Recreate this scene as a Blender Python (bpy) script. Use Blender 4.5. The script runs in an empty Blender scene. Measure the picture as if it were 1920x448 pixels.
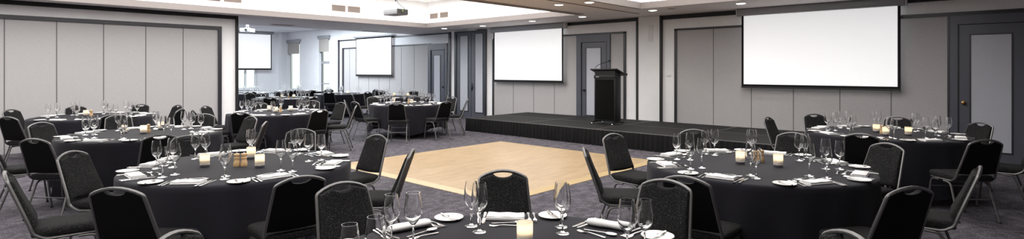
import bpy, bmesh, math, random
from mathutils import Vector, Matrix
random.seed(7)
C = bpy.context.scene.collection
PI = math.pi
R = math.radians

# ------------------------------------------------------------------ camera model (room axes: X to the stage wall, Y to the panelled wall)
F_PX, CX, CY, EYE = 1010.0, 960.0, 131.5, 1.58
YAW = math.atan2(930, 1010)
RX, RY = math.sin(YAW), math.cos(YAW)          # unit right/forward components
def cam2w(x, d): return (x*RX + d*RY, -x*RY + d*RX)
def at(u, v, z):                                # pixel on the horizontal plane z
    d = F_PX*(EYE-z)/(v-CY); return cam2w((u-CX)/F_PX*d, d)
def on_x(u, v, X):                              # pixel on the plane X = const -> (Y, Z)
    t = (u-CX)/F_PX; rx, ry = cam2w(t, 1); d = X/rx; return ry*d, EYE-(v-CY)*d/F_PX
def on_y(u, v, Y):
    t = (u-CX)/F_PX; rx, ry = cam2w(t, 1); d = Y/ry; return rx*d, EYE-(v-CY)*d/F_PX

# ------------------------------------------------------------------ materials
def lin(c):
    return tuple(((x/255)/12.92 if x/255 <= .04045 else ((x/255+.055)/1.055)**2.4) for x in c)
def mat(name, col, rough=.6, metal=0., **kw):
    m = bpy.data.materials.new(name); m.use_nodes = True
    b = m.node_tree.nodes['Principled BSDF']
    b.inputs['Base Color'].default_value = (*col, 1)
    b.inputs['Roughness'].default_value = rough
    b.inputs['Metallic'].default_value = metal
    for k, v in kw.items():
        k2 = k.replace('_', ' ')
        b.inputs[k2].default_value = (*v, 1) if isinstance(v, tuple) else v
    return m
def bsdf(m): return m.node_tree.nodes['Principled BSDF']
def N(m, t, **kw):
    n = m.node_tree.nodes.new(t)
    for k, v in kw.items():
        if k in n.inputs: n.inputs[k].default_value = v
        else: setattr(n, k, v)
    return n
def L(m, a, b): m.node_tree.links.new(a, b)
def ramp(m, fac, stops):
    r = N(m, 'ShaderNodeValToRGB')
    while len(r.color_ramp.elements) < len(stops): r.color_ramp.elements.new(.5)
    for e, (p, c) in zip(r.color_ramp.elements, stops): e.position = p; e.color = (*c, 1)
    L(m, fac, r.inputs['Fac']); return r.outputs['Color']
def coord(m, scale=(1, 1, 1), kind='Object'):
    tc = N(m, 'ShaderNodeTexCoord'); mp = N(m, 'ShaderNodeMapping')
    mp.inputs['Scale'].default_value = scale
    L(m, tc.outputs[kind], mp.inputs['Vector']); return mp.outputs['Vector']
def bump(m, h, strength=.3, dist=.002):
    b = N(m, 'ShaderNodeBump'); b.inputs['Strength'].default_value = strength; b.inputs['Distance'].default_value = dist
    L(m, h, b.inputs['Height']); L(m, b.outputs['Normal'], bsdf(m).inputs['Normal'])
def noise(m, vec, scale, detail=3, rough=.6):
    n = N(m, 'ShaderNodeTexNoise'); n.inputs['Scale'].default_value = scale
    n.inputs['Detail'].default_value = detail; n.inputs['Roughness'].default_value = rough
    L(m, vec, n.inputs['Vector']); return n.outputs['Fac']

M = {}
# carpet: dark violet grey with pale mottling and large floral rings
m = mat('carpet', (.08, .07, .085), .95); v = coord(m)
n1 = noise(m, v, 75, 4, .8)
vo = N(m, 'ShaderNodeTexVoronoi'); vo.inputs['Scale'].default_value = 2.2; L(m, v, vo.inputs['Vector'])
wv = N(m, 'ShaderNodeMath', operation='SINE'); mu = N(m, 'ShaderNodeMath', operation='MULTIPLY'); mu.inputs[1].default_value = 30
L(m, vo.outputs['Distance'], mu.inputs[0]); L(m, mu.outputs[0], wv.inputs[0])
n2 = noise(m, v, 7, 4, .7)
ad = N(m, 'ShaderNodeMath', operation='MULTIPLY_ADD'); ad.inputs[1].default_value = .022
L(m, wv.outputs[0], ad.inputs[0]); L(m, n1, ad.inputs[2])
ad2 = N(m, 'ShaderNodeMath', operation='MULTIPLY_ADD'); ad2.inputs[1].default_value = .35
L(m, n2, ad2.inputs[0]); L(m, ad.outputs[0], ad2.inputs[2])
L(m, ramp(m, ad2.outputs[0], [(.50, (.009, .0078, .0108)), (.66, (.039, .034, .045)), (.84, (.21, .19, .225))]), bsdf(m).inputs['Base Color'])
n3 = noise(m, v, 260, 2); bump(m, n3, .5, .004); M['carpet'] = m
# woven wall fabric
def fabric_wall(name, col):
    m = mat(name, col, .9); v = coord(m, (1, 1, 1)); 
    n = noise(m, coord(m, (6, 6, 90)), 3, 3)
    d = tuple(c*.9 for c in col); e = tuple(min(1, c*1.08) for c in col)
    L(m, ramp(m, n, [(.3, d), (.7, e)]), bsdf(m).inputs['Base Color']); bump(m, n, .15, .002); return m
M['panel'] = fabric_wall('grey_wall_fabric', (.43, .418, .423))
def paint(name, col, rough=.7):
    m = mat(name, col, rough); n = noise(m, coord(m), 2.5, 4)
    L(m, ramp(m, n, [(.3, tuple(c*.97 for c in col)), (.7, tuple(min(1, c*1.02) for c in col))]), bsdf(m).inputs['Base Color']); return m
M['wall'] = paint('pale_wall_paint', (.86, .855, .865))
M['wall_blue'] = paint('cool_white_wall_paint', (.80, .81, .84))
M['ceiling'] = paint('soffit_paint', (.80, .755, .75))
M['coffer'] = paint('recess_white_paint', (.86, .855, .85))
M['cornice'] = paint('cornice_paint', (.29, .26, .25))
M['trim'] = mat('dark_trim_paint', (.022, .022, .028), .35)
M['trim_black'] = mat('black_shadow_gap', (.006, .006, .007), .5)
M['door'] = paint('slate_grey_gloss_paint', (.078, .082, .105), .38)
M['door_panel'] = paint('pale_door_inset', (.46, .475, .53), .45)
M['joint'] = mat('panel_joint', (.10, .10, .105), .8)
M['brass'] = mat('aged_brass', (.36, .22, .09), .32, 1.)
M['chrome'] = mat('chrome', (.75, .75, .77), .15, 1.)
M['steel'] = mat('polished_cutlery_steel', (.78, .77, .76), .16, 1.)
m = mat('hammered_silver_frame', (.17, .167, .167), .42, .8); M['frame'] = m
m = mat('dark_cap', (.02, .02, .02), .6); M['rubber'] = m
# flecked charcoal upholstery
m = mat('flecked_charcoal_fabric', (.03, .03, .032), .85); v = coord(m)
n = noise(m, v, 170, 2, .8)
L(m, ramp(m, n, [(.46, (.006, .006, .0065)), (.60, (.022, .0215, .022)), (.74, (.115, .112, .109))]), bsdf(m).inputs['Base Color'])
bump(m, n, .4, .002); bsdf(m).inputs['Specular IOR Level'].default_value = .12; M['fabric'] = m
m = mat('black_vinyl', (.005, .005, .0055), .6); n = noise(m, coord(m), 90, 3); bump(m, n, .15, .001); bsdf(m).inputs['Specular IOR Level'].default_value = .12; M['vinyl'] = m
m = mat('black_table_linen', (.020, .019, .027), .8, 0); n = noise(m, coord(m), 140, 3)
L(m, ramp(m, n, [(.3, (.0085, .0080, .0118)), (.7, (.0145, .0138, .0195))]), bsdf(m).inputs['Base Color'])
bsdf(m).inputs['Sheen Weight'].default_value = .06; bump(m, n, .1, .001); bsdf(m).inputs['Specular IOR Level'].default_value = .15; M['cloth'] = m
m = mat('white_linen', (.80, .79, .78), .85); n = noise(m, coord(m), 60, 3); bump(m, n, .15, .001); M['linen'] = m
M['china'] = mat('white_china', (.83, .82, .80), .15)
m = mat('clear_glass', (1, 1, 1), .0); bsdf(m).inputs['Transmission Weight'].default_value = 1.; bsdf(m).inputs['IOR'].default_value = 1.45; M['glass'] = m
# turned pale wood
m = mat('pale_turned_wood', (.50, .33, .17), .45); n = noise(m, coord(m, (30, 30, 6)), 3, 4)
L(m, ramp(m, n, [(.3, (.40, .25, .12)), (.7, (.58, .40, .22))]), bsdf(m).inputs['Base Color']); M['wood'] = m
# candle cup: frosted glass lit by the flame inside it
m = mat('frosted_glass', (.8, .78, .74), .5); nt = m.node_tree
df = N(m, 'ShaderNodeBsdfDiffuse'); df.inputs['Color'].default_value = (.62, .58, .52, 1)
tr = N(m, 'ShaderNodeBsdfTranslucent'); tr.inputs['Color'].default_value = (.95, .90, .82, 1)
mxs = N(m, 'ShaderNodeMixShader'); mxs.inputs[0].default_value = .6; L(m, df.outputs[0], mxs.inputs[1]); L(m, tr.outputs[0], mxs.inputs[2])
L(m, mxs.outputs[0], [n_ for n_ in nt.nodes if n_.type == 'OUTPUT_MATERIAL'][0].inputs['Surface']); M['cup'] = m
m = mat('flame', (1, .8, .5)); bsdf(m).inputs['Emission Color'].default_value = (1, .72, .36, 1); bsdf(m).inputs['Emission Strength'].default_value = 30; M['flame'] = m
M['wax'] = mat('wax', (.85, .8, .7), .5, Subsurface_Weight=.2)
# parquet dance floor
m = mat('parquet_tiles', (.6, .45, .28), .32); v = coord(m)
ck = N(m, 'ShaderNodeTexBrick'); ck.offset = 0.5; ck.inputs['Scale'].default_value = 1.0
ck.inputs['Brick Width'].default_value = .30; ck.inputs['Row Height'].default_value = .075; ck.inputs['Mortar Size'].default_value = .0012
ck.inputs['Color1'].default_value = (.52, .385, .235, 1); ck.inputs['Color2'].default_value = (.44, .315, .18, 1); ck.inputs['Mortar'].default_value = (.33, .22, .13, 1)
L(m, v, ck.inputs['Vector'])
n = noise(m, coord(m, (1, 4, 1)), 5, 5)
mx = N(m, 'ShaderNodeMix', data_type='RGBA', blend_type='MULTIPLY'); mx.inputs[0].default_value = .45
L(m, ck.outputs['Color'], mx.inputs[6]); L(m, ramp(m, n, [(.3, (.70, .64, .56)), (.7, (1, 1, 1))]), mx.inputs[7])
L(m, mx.outputs[2], bsdf(m).inputs['Base Color']); M['parquet'] = m
M['parquet_edge'] = paint('pale_timber_ramp_edge', (.48, .36, .19), .4)
m = mat('stage_carpet', (.022, .021, .022), .7); n = noise(m, coord(m), 24, 5, .7)
L(m, ramp(m, n, [(.4, (.007, .0068, .007)), (.75, (.024, .023, .023))]), bsdf(m).inputs['Base Color']); bsdf(m).inputs['Specular IOR Level'].default_value = .25; M['stage'] = m
M['stage_edge'] = mat('worn_aluminium_edge', (.22, .21, .21), .45, .6)
M['skirt'] = mat('black_pleated_cloth', (.015, .015, .016), .9, Specular_IOR_Level=.1)
M['lectern'] = mat('black_laminate', (.008, .008, .009), .42, Specular_IOR_Level=.3)
m = mat('black_speaker_cloth', (.004, .004, .004), .9, Specular_IOR_Level=.1); n = noise(m, coord(m), 300, 1); bump(m, n, .4, .001); M['mesh'] = m
m = mat('self_lit_screen', (.85, .85, .86), .8); bsdf(m).inputs['Emission Color'].default_value = (.985, .985, 1, 1); bsdf(m).inputs['Emission Strength'].default_value = .55; M['screen'] = m  # added emission makes the passive screen fabric glow
M['screen_far'] = m
M['screen_black'] = mat('black_screen_border', (.006, .006, .007), .7, Specular_IOR_Level=.2)
M['case'] = mat('grey_aluminium_case', (.33, .34, .36), .45, .3)
M['plastic'] = mat('white_plastic', (.72, .72, .72), .4)
M['plastic_dark'] = mat('dark_plastic', (.03, .03, .03), .5)
M['green'] = mat('green_plastic', (.20, .28, .08), .5)
M['vent'] = mat('taupe_vent_metal', (.23, .185, .16), .5)
M['vent_dark'] = mat('vent_shadow', (.05, .04, .035), .7)
M['vent_frame'] = mat('vent_frame_paint', (.62, .56, .52), .5)
m = mat('lamp_lens', (1, 1, 1)); bsdf(m).inputs['Emission Color'].default_value = (1, .95, .88, 1); bsdf(m).inputs['Emission Strength'].default_value = 8; M['lens'] = m
m = mat('led_strip', (1, 1, 1)); bsdf(m).inputs['Emission Color'].default_value = (1, .96, .92, 1); bsdf(m).inputs['Emission Strength'].default_value = 9; M['led'] = m
m = mat('led_strip_cool', (1, 1, 1)); bsdf(m).inputs['Emission Color'].default_value = (.88, .94, 1, 1); bsdf(m).inputs['Emission Strength'].default_value = 7; M['led_cool'] = m
M['blind'] = mat('beige_roller_blind', (.40, .375, .35), .85)
M['sash'] = paint('white_window_paint', (.72, .73, .75), .5)
M['sash_grey'] = paint('grey_window_paint', (.33, .33, .35), .5)
m = mat('window_glass', (.95, .99, .97), .02); bsdf(m).inputs['Transmission Weight'].default_value = 1.; bsdf(m).inputs['IOR'].default_value = 1.02; M['pane'] = m

# ------------------------------------------------------------------ mesh builder
class MB:
    def __init__(s): s.v = []; s.f = []; s.sm = []
    def add(s, vs, fs, smooth=False):
        o = len(s.v); s.v += [tuple(p) for p in vs]; s.f += [tuple(i+o for i in f) for f in fs]; s.sm += [smooth]*len(fs); return s
    def box(s, x0, x1, y0, y1, z0, z1, Mx=None):
        vs = [Vector((x, y, z)) for z in (z0, z1) for y in (y0, y1) for x in (x0, x1)]
        if Mx: vs = [Mx @ p for p in vs]
        return s.add(vs, [(0, 2, 3, 1), (4, 5, 7, 6), (0, 1, 5, 4), (2, 6, 7, 3), (0, 4, 6, 2), (1, 3, 7, 5)])
    def rbox(s, x0, x1, y0, y1, z0, z1, r=.01, seg=2, Mx=None):
        bm = bmesh.new(); bmesh.ops.create_cube(bm, size=1)
        bmesh.ops.scale(bm, vec=(x1-x0, y1-y0, z1-z0), verts=bm.verts)
        bmesh.ops.translate(bm, vec=((x0+x1)/2, (y0+y1)/2, (z0+z1)/2), verts=bm.verts)
        bmesh.ops.bevel(bm, geom=list(bm.edges), offset=r, segments=seg, profile=.5, affect='EDGES')
        bm.verts.index_update(); vs = [p.co.copy() for p in bm.verts]
        if Mx: vs = [Mx @ p for p in vs]
        s.add(vs, [[p.index for p in f.verts] for f in bm.faces], True); bm.free(); return s
    def lathe(s, prof, seg=24, o=(0, 0, 0), cap=False):
        vs = []; fs = []; n = len(prof)
        for i in range(seg):
            a = 2*PI*i/seg
            for r, z in prof: vs.append((o[0]+r*math.cos(a), o[1]+r*math.sin(a), o[2]+z))
        for i in range(seg):
            j = (i+1) % seg
            for k in range(n-1): fs.append((i*n+k, j*n+k, j*n+k+1, i*n+k+1))
        return s.add(vs, fs, True)
    def tube(s, pts, r, seg=8, ry=None, caps=True):
        pts = [Vector(p) for p in pts]; n = len(pts); ry = ry or r; vs = []; fs = []
        rr = r if isinstance(r, (list, tuple)) else [r]*n
        ryy = ry if isinstance(ry, (list, tuple)) else [ry]*n
        up = None
        for i, p in enumerate(pts):
            t = (pts[min(i+1, n-1)]-pts[max(i-1, 0)]).normalized()
            if up is None:
                up = Vector((0, 0, 1)) if abs(t.z) < .9 else Vector((0, 1, 0))
            a = (up - t*up.dot(t)).normalized(); b = t.cross(a); up = a
            for k in range(seg):
                w = 2*PI*k/seg; vs.append(p + a*math.cos(w)*rr[i] + b*math.sin(w)*ryy[i])
        for i in range(n-1):
            for k in range(seg):
                l = (k+1) % seg; fs.append((i*seg+k, i*seg+l, (i+1)*seg+l, (i+1)*seg+k))
        if caps: fs += [tuple(range(seg))[::-1], tuple((n-1)*seg+k for k in range(seg))]
        return s.add(vs, fs, True)
    def prism(s, out, h0, h1, fn=lambda a, b, c: (a, b, c), smooth=False):
        n = len(out); vs = [fn(x, y, h0) for x, y in out]+[fn(x, y, h1) for x, y in out]
        fs = [tuple(range(n))[::-1], tuple(range(n, 2*n))]+[(i, (i+1) % n, (i+1) % n+n, i+n) for i in range(n)]
        return s.add(vs, fs, smooth)
    def rings(s, rings, cap0=True, cap1=True, smooth=True):
        n = len(rings[0]); vs = [p for r in rings for p in r]; fs = []
        for i in range(len(rings)-1):
            for k in range(n): l = (k+1) % n; fs.append((i*n+k, i*n+l, (i+1)*n+l, (i+1)*n+k))
        if cap0: fs.append(tuple(range(n))[::-1])
        if cap1: fs.append(tuple((len(rings)-1)*n+k for k in range(n)))
        return s.add(vs, fs, smooth)
    def build(s, name, material, parent=None, angle=38, normals=True):
        me = bpy.data.meshes.new(name); me.from_pydata(s.v, [], s.f); me.update()
        me.polygons.foreach_set('use_smooth', s.sm)
        if normals:
            bm = bmesh.new(); bm.from_mesh(me); bmesh.ops.recalc_face_normals(bm, faces=bm.faces); bm.to_mesh(me); bm.free()
        if any(s.sm): me.set_sharp_from_angle(angle=R(angle))
        me.materials.append(M[material] if isinstance(material, str) else material)
        o = bpy.data.objects.new(name, me); C.objects.link(o)
        if parent is not None: o.parent = parent
        return o
def tag(o, label=None, cat=None, group=None, kind=None):
    if label: o['label'] = label
    if cat: o['category'] = cat
    if group: o['group'] = group
    if kind: o['kind'] = kind
    return o
def thing(name, loc=(0, 0, 0), rz=0, **kw):
    o = bpy.data.objects.new(name, None); C.objects.link(o); o.location = loc; o.rotation_euler = (0, 0, rz); o.empty_display_size = .1
    return tag(o, **kw)
def struct(o, label=None): o['kind'] = 'structure'; o['category'] = o.name.split('_')[0]; o['label'] = label or ''; return o
def dup(o, parent=None):
    c = o.copy(); C.objects.link(c)
    if parent is not None: c.parent = parent
    for ch in o.children: dup(ch, c)
    return c
def fillet(pts, rad, seg=5):
    pts = [Vector(p) for p in pts]; out = [pts[0]]
    for i in range(1, len(pts)-1):
        a, p, b = pts[i-1], pts[i], pts[i+1]
        r = min(rad[i] if isinstance(rad, (list, tuple)) else rad, (a-p).length*.48, (b-p).length*.48)
        q0 = p+(a-p).normalized()*r; q1 = p+(b-p).normalized()*r
        for k in range(seg+1):
            t = k/seg; out.append(q0*(1-t)**2+p*2*t*(1-t)+q1*t*t)
    out.append(pts[-1]); return out

# ------------------------------------------------------------------ room shell
XW = 12.10         # stage wall
YL = 13.85         # panelled wall on the left and the opening next to it
H = 2.90           # soffit
HF = 3.42          # ceiling of the room beyond
wy = lambda u: on_x(u, 0, XW)[0]
wz = lambda u, v: on_x(u, v, XW)[1]
YF = wy(535)       # far wall of the room beyond
YB = 16.1          # far edge of the soffit over the opening
X0, Y0 = -5.0, -3.0

floor = MB().box(X0, XW+.2, Y0, YF+.2, -.1, 0).build('floor', 'carpet'); struct(floor, 'dark violet grey patterned carpet')

# stage wall with two window openings far down
w2 = (wy(563), wy(541)); w2z = (wz(552, 168), wz(552, 81)); w3 = (wy(618.5), wy(599.5)); w3z = (wz(609, 178), wz(609, 73.5))
b = MB(); xs = (XW, XW+.2); HT = 3.75
b.box(*xs, Y0, wy(847), 0, HT)
b.build('wall_right', 'wall'); wall_right = bpy.data.objects['wall_right']; struct(wall_right, 'pale wall behind the stage')
b = MB()
b.box(*xs, wy(847), w3[0], 0, HT).box(*xs, w3[0], w3[1], 0, w3z[0]).box(*xs, w3[0], w3[1], w3z[1], HT)
b.box(*xs, w3[1], w2[0], 0, HT).box(*xs, w2[0], w2[1], 0, w2z[0]).box(*xs, w2[0], w2[1], w2z[1], HT).box(*xs, w2[1], YF+.2, 0, HT)
struct(b.build('wall_far_right', 'wall_blue'), 'cool white wall of the room beyond')
# walls behind the camera
struct(MB().box(X0-.2, X0, Y0, YL+.22, 0, HT).build('wall_side', 'panel'), 'pale wall behind the camera')
struct(MB().box(X0-.2, XW+.2, Y0-.2, Y0, 0, HT).build('wall_rear', 'panel'), 'pale wall behind the camera')
# left wall
XE = on_y(446, 0, YL)[0]
struct(MB().box(X0, XE, YL, YL+.22, 0, H).build('wall_left', 'wall'), 'pale wall with grey folding panels')
# far wall with a window opening under the screen
fx = lambda u: on_y(u, 0, YF)[0]
fz = lambda u, v: on_y(u, v, YF)[1]
f1 = (fx(441), fx(481)); f1z = (fz(460, 167), 2.3)
b = MB(); ys = (YF, YF+.2)
b.box(2.5, f1[0], *ys, 0, HT).box(f1[0], f1[1], *ys, 0, f1z[0]).box(f1[0], f1[1], *ys, f1z[1], HT).box(f1[1], XW, *ys, 0, HT)
struct(b.build('wall_back', 'wall_blue'), 'far wall of the room beyond')
struct(MB().box(fx(522), XW, YF-.32, YF, 0, HT).build('wall_pier', 'wall_blue'), 'shallow pier in the far corner')
struct(MB().box(2.5, 2.7, YL+.22, YF, 0, HT).build('wall_far_left', 'wall_blue'), 'side wall of the room beyond')
# ceiling: soffit strips around two lit recesses
c1 = (-3.6, 10.35, 7.42, 13.10); c2 = (-3.6, 10.25, .6, 5.74)
b = MB(); t = .10
b.box(X0, c1[0], Y0, YL, H, H+t)                       # left strip
b.box(c1[0], XW, c1[3], YB+.16, H, H+t).box(X0, c1[0], YL, YB+.16, H, H+t)
b.box(c1[0], XW, c2[3], c1[2], H, H+t)
b.box(c1[1], XW, c1[2], c1[3], H, H+t).box(c2[1], XW, c2[2], c2[3], H, H+t)
b.box(c1[0], XW, Y0, c2[2], H, H+t)
struct(b.build('ceiling', 'ceiling'), 'low soffit around the lit recesses')
YG = at(1195, 25.4, H)[1]
struct(MB().box(c1[0], 11.3, YG-.025, YG+.025, H-.004, H+.01).build('trim_track', 'vent_dark'), 'groove of the folding wall track')
HC = 3.68
for i, c in enumerate((c1, c2)):
    s = .16; x0, x1, y0, y1 = c[0]-s, c[1]+s, c[2]-s, c[3]+s
    b = MB()
    b.box(x0-.05, x0, y0, y1, H+t, HC).box(x1, x1+.05, y0, y1, H+t, HC).box(x0, x1, y0-.05, y0, H+t, HC).box(x0, x1, y1, y1+.05, H+t, HC)
    b.box(x0-.05, x1+.05, y0-.05, y1+.05, HC, HC+.05)
    struct(b.build('ceiling_recess', 'coffer'), 'white recess of the ceiling')
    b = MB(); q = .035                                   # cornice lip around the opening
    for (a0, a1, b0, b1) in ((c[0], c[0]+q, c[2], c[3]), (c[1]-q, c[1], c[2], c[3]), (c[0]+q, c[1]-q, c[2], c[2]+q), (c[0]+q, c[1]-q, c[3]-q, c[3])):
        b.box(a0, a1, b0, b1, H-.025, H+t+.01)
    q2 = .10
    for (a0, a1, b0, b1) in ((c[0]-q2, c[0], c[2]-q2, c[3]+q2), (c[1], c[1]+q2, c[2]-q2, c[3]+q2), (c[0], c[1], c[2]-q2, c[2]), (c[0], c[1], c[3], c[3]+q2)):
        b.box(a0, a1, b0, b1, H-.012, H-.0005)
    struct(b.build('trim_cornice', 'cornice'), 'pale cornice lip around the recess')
    b = MB(); e = .05                                    # LED strip lying on the ledge behind the lip
    for (a0, a1, b0, b1) in ((c[0]-.12, c[0]-.12+e, c[2], c[3]), (c[1]+.07, c[1]+.07+e, c[2], c[3]), (c[0], c[1], c[2]-.12, c[2]-.12+e), (c[0], c[1], c[3]+.07, c[3]+.07+e)):
        b.box(a0, a1, b0, b1, H+t+.0005, H+t+.012)
    o = b.build('cove_light', 'led')
    tag(o, ['warm cove light strip hidden on the ledge of the ceiling recess above the dance floor', 'warm cove light strip on the ledge of the ceiling recess nearest the camera'][i], 'light', 'cove lights')
# ceiling of the room beyond
b = MB().box(2.5, XW, YB, YF, HF, HF+.1).box(2.5, XW, YB-.1, YB, H+t, HF+.1)
struct(b.build('ceiling_beyond', 'wall_blue'), 'higher white ceiling of the room beyond')
o = MB().box(2.9, XW-.3, YB+.03, YB+.08, H+t+.0005, H+t+.014).build('cove_light', 'led_cool')
tag(o, 'cool cove light strip on the ledge of the far room ceiling over the opening', 'light', 'cove lights')

# ------------------------------------------------------------------ wall joinery
TN = [0]
def trim(b, m='trim', label='dark trim'):
    TN[0] += 1; return struct(b.build('trim_%d' % TN[0], m), label)
ZP = 2.555         # top of the panelled field
def vstrip(b, ua, ub, z0, z1, d=.03): return b.box(XW-d, XW-.0005, wy(ub), wy(ua), z0, z1)
ST = .34           # stage top
# panelled fields (grey fabric), each field one object with joints
def field(name, u0, u1, joints, z0, zt, label):
    o = MB().box(XW-.012, XW-.0004, wy(u1), wy(u0), z0, zt).build(name, 'panel')
    b = MB()
    for u in joints: b.box(XW-.0155, XW-.0121, wy(u)-.006, wy(u)+.006, z0, zt)
    j = b.build('joint', 'joint', o); struct(o, label); return o
field('wall_panel_stage', 925, 1172, (963, 1001, 1040), 0, ZP-.03, 'grey fabric panels behind the small screen')
field('wall_panel_right', 1267, 1780, (1338, 1409, 1488, 1575, 1671), 0, ZP-.03, 'grey fabric panels behind the large screen')
ZQ = wz(720, 88)
field('wall_panel_beyond', 645, 805, (656, 673, 692, 711, 731, 753, 777), 0, ZQ, 'lilac grey fabric panels of the room beyond')
b = MB()
vstrip(b, 1170, 1174, 0, ZP, .035); b.box(XW-.035, XW-.0005, wy(1174), wy(925), ZP-.03, ZP+.015); vstrip(b, 924, 927, 0, ZP-.03, .03)
trim(b, 'trim', 'dark frame around the panels behind the stage')
b = MB(); vstrip(b, 1265.3, 1270, 0, ZP, .035); b.box(XW-.035, XW-.0005, wy(1960), wy(1265.3), ZP-.035, ZP+.01); b.box(XW-.05, XW-.036, wy(1960), wy(1690), ZP-.01, ZP+.03)
vstrip(b, 1776.5, 1781, 0, ZP, .04)
trim(b, 'trim', 'dark frame around the panels on the right')
b = MB(); vstrip(b, 1195, 1199.2, 0, H, .07); vstrip(b, 1239, 1242.8, 0, H, .07)
b.box(XW-.03, XW-.0005, wy(1195), wy(1062), H-.085, H-.0005); b.box(XW-.03, XW-.0005, wy(1960), wy(1242.8), H-.10, H-.0005)
trim(b, 'trim_black', 'black shadow gap under the soffit')
o = MB().box(XW-.06, XW-.0005, wy(1239), wy(1199.2), 0, H-.001).build('wall_pilaster', 'wall'); struct(o, 'pale pilaster that ends the folding wall track')
b = MB(); vstrip(b, 634.5, 637, 0, wz(636, 75), .03); vstrip(b, 842, 846, 0, wz(843, 61), .03)
b.add(*(lambda z: ([(XW-.03, wy(634.5), z), (XW-.03, wy(846), z), (XW-.03, wy(846), z-.05), (XW-.03, wy(634.5), z-.05),
       (XW-.0005, wy(634.5), z), (XW-.0005, wy(846), z), (XW-.0005, wy(846), z-.05), (XW-.0005, wy(634.5), z-.05)],
      [(0, 1, 2, 3), (4, 7, 6, 5), (0, 4, 5, 1), (3, 2, 6, 7), (0, 3, 7, 4), (1, 5, 6, 2)]))(wz(740, 68)))
vstrip(b, 642.5, 645.5, 0, ZQ+.03, .035); b.box(XW-.035, XW-.0005, wy(808), wy(642.5), ZQ, ZQ+.04)
trim(b, 'trim', 'dark frames of the room beyond')
# left wall panels
lx = lambda u: on_y(u, 0, YL)[0]
ZL = on_y(300, 46.1, YL)[1]
o = MB().box(X0, lx(409), YL-.012, YL-.0004, 0, ZL-.03).build('wall_panel_left', 'panel')
b = MB()
for u in (-110, 8, 106, 194, 273, 343): b.box(lx(u)-.007, lx(u)+.007, YL-.0155, YL-.0121, 0, ZL-.03)
b.build('joint', 'joint', o); struct(o, 'grey folding panels on the left wall')
b = MB(); b.box(lx(408), lx(414.5), YL-.05, YL-.0005, 0, ZL+.03).box(X0, lx(408), YL-.05, YL-.0005, ZL-.05, ZL+.03)
trim(b, 'trim', 'dark frame of the folding panels')
b = MB(); b.box(X0, XE, YL-.03, YL-.0005, H-.085, H-.0005).box(lx(441), XE, YL-.04, YL+.24, 0, H-.086)
trim(b, 'trim_black', 'black edge of the opening')

# doors (a slate frame, leaf with a pale inset)
def door(n, us, z0, tops, inset, knob, label, nleaf=1):
    root = bpy.data.objects.new('door_%d' % n, None); C.objects.link(root); struct(root, label)
    u0, u1, l0, l1 = us; zt, zl = tops
    b = MB(); b.box(XW-.05, XW-.013, wy(u1), wy(l1), z0, zt).box(XW-.05, XW-.013, wy(l0), wy(u0), z0, zt).box(XW-.05, XW-.013, wy(l1), wy(l0), zl, zt)
    b.box(XW-.062, XW-.0501, wy(l0)+.01, wy(l0)+.035, z0, zl+.03).box(XW-.062, XW-.0501, wy(l1)-.035, wy(l1)-.01, z0, zl+.03).box(XW-.062, XW-.0501, wy(l1)-.01, wy(l0)+.01, zl+.005, zl+.03)
    b.build('door_frame', 'door', root)
    b = MB(); b.box(XW-.032, XW-.0135, wy(l1)+.012, wy(l0)-.012, z0, zl-.012); b.build('leaf', 'door', root)
    b = MB(); b.box(XW-.018, XW-.0129, wy(l1), wy(l0), z0, zl); b.build('shadow_gap', 'trim_black', root)
    i0, i1, iz0, iz1 = inset
    o = MB().box(XW-.036, XW-.0325, wy(i1), wy(i0), iz0, iz1).build('inset_panel', 'door_panel', root)
    b = MB(); g = .022; ya, yb = wy(i1), wy(i0)
    b.box(XW-.042, XW-.0325, ya-g, ya, iz0-g, iz1+g).box(XW-.042, XW-.0325, yb, yb+g, iz0-g, iz1+g).box(XW-.042, XW-.0325, ya, yb, iz0-g, iz0).box(XW-.042, XW-.0325, ya, yb, iz1, iz1+g)
    b.build('inset_bead', 'trim', o)
    if knob:
        y, z = on_x(knob[0], knob[1], XW-.06)
        b = MB(); b.lathe([(0, 0), (.032, 0), (.034, .006), (.018, .010), (.012, .018), (.012, .032), (.026, .042), (.031, .054), (.027, .066), (.014, .073), (0, .074)], 20)
        k = b.build('knob', 'brass' if n == 1 else 'trim_black', root); k.rotation_euler = (0, -PI/2, 0); k.location = (XW-.032, y, z)
    return root
door(1, (1781.5, 1945, 1797, 1926), 0.0, (ZP-.036, wz(1850, 44)), (1821, 1896.5, wz(1895, 287), wz(1858, 65)), (1806.5, 193), 'slate grey door with a pale inset and brass knob')
door(2, (1082.5, 1145.5, 1092, 1137), ST+.001, (ZP-.031, wz(1115, 79)), (1101, 1127.5, wz(1115, 216), wz(1115, 90)), (1094.5, 169), 'slate grey door behind the lectern')
door(3, (804, 840, 810, 834), 0.0, (wz(820, 82), wz(820, 94)), (815, 826.5, .25, wz(820, 104)), (831, 163), 'slate grey door in the room beyond')
root = bpy.data.objects.new('door_4', None); C.objects.link(root); struct(root, 'slate grey double door left of the stage')
zt = wz(885, 57.5)
MB().box(XW-.045, XW-.0005, wy(913), wy(909.5), 0, zt).box(XW-.045, XW-.0005, wy(857.5), wy(853.5), 0, zt).box(XW-.045, XW-.0005, wy(909.5), wy(857.5), zt-.07, zt).build('door_frame', 'trim', root)
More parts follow.
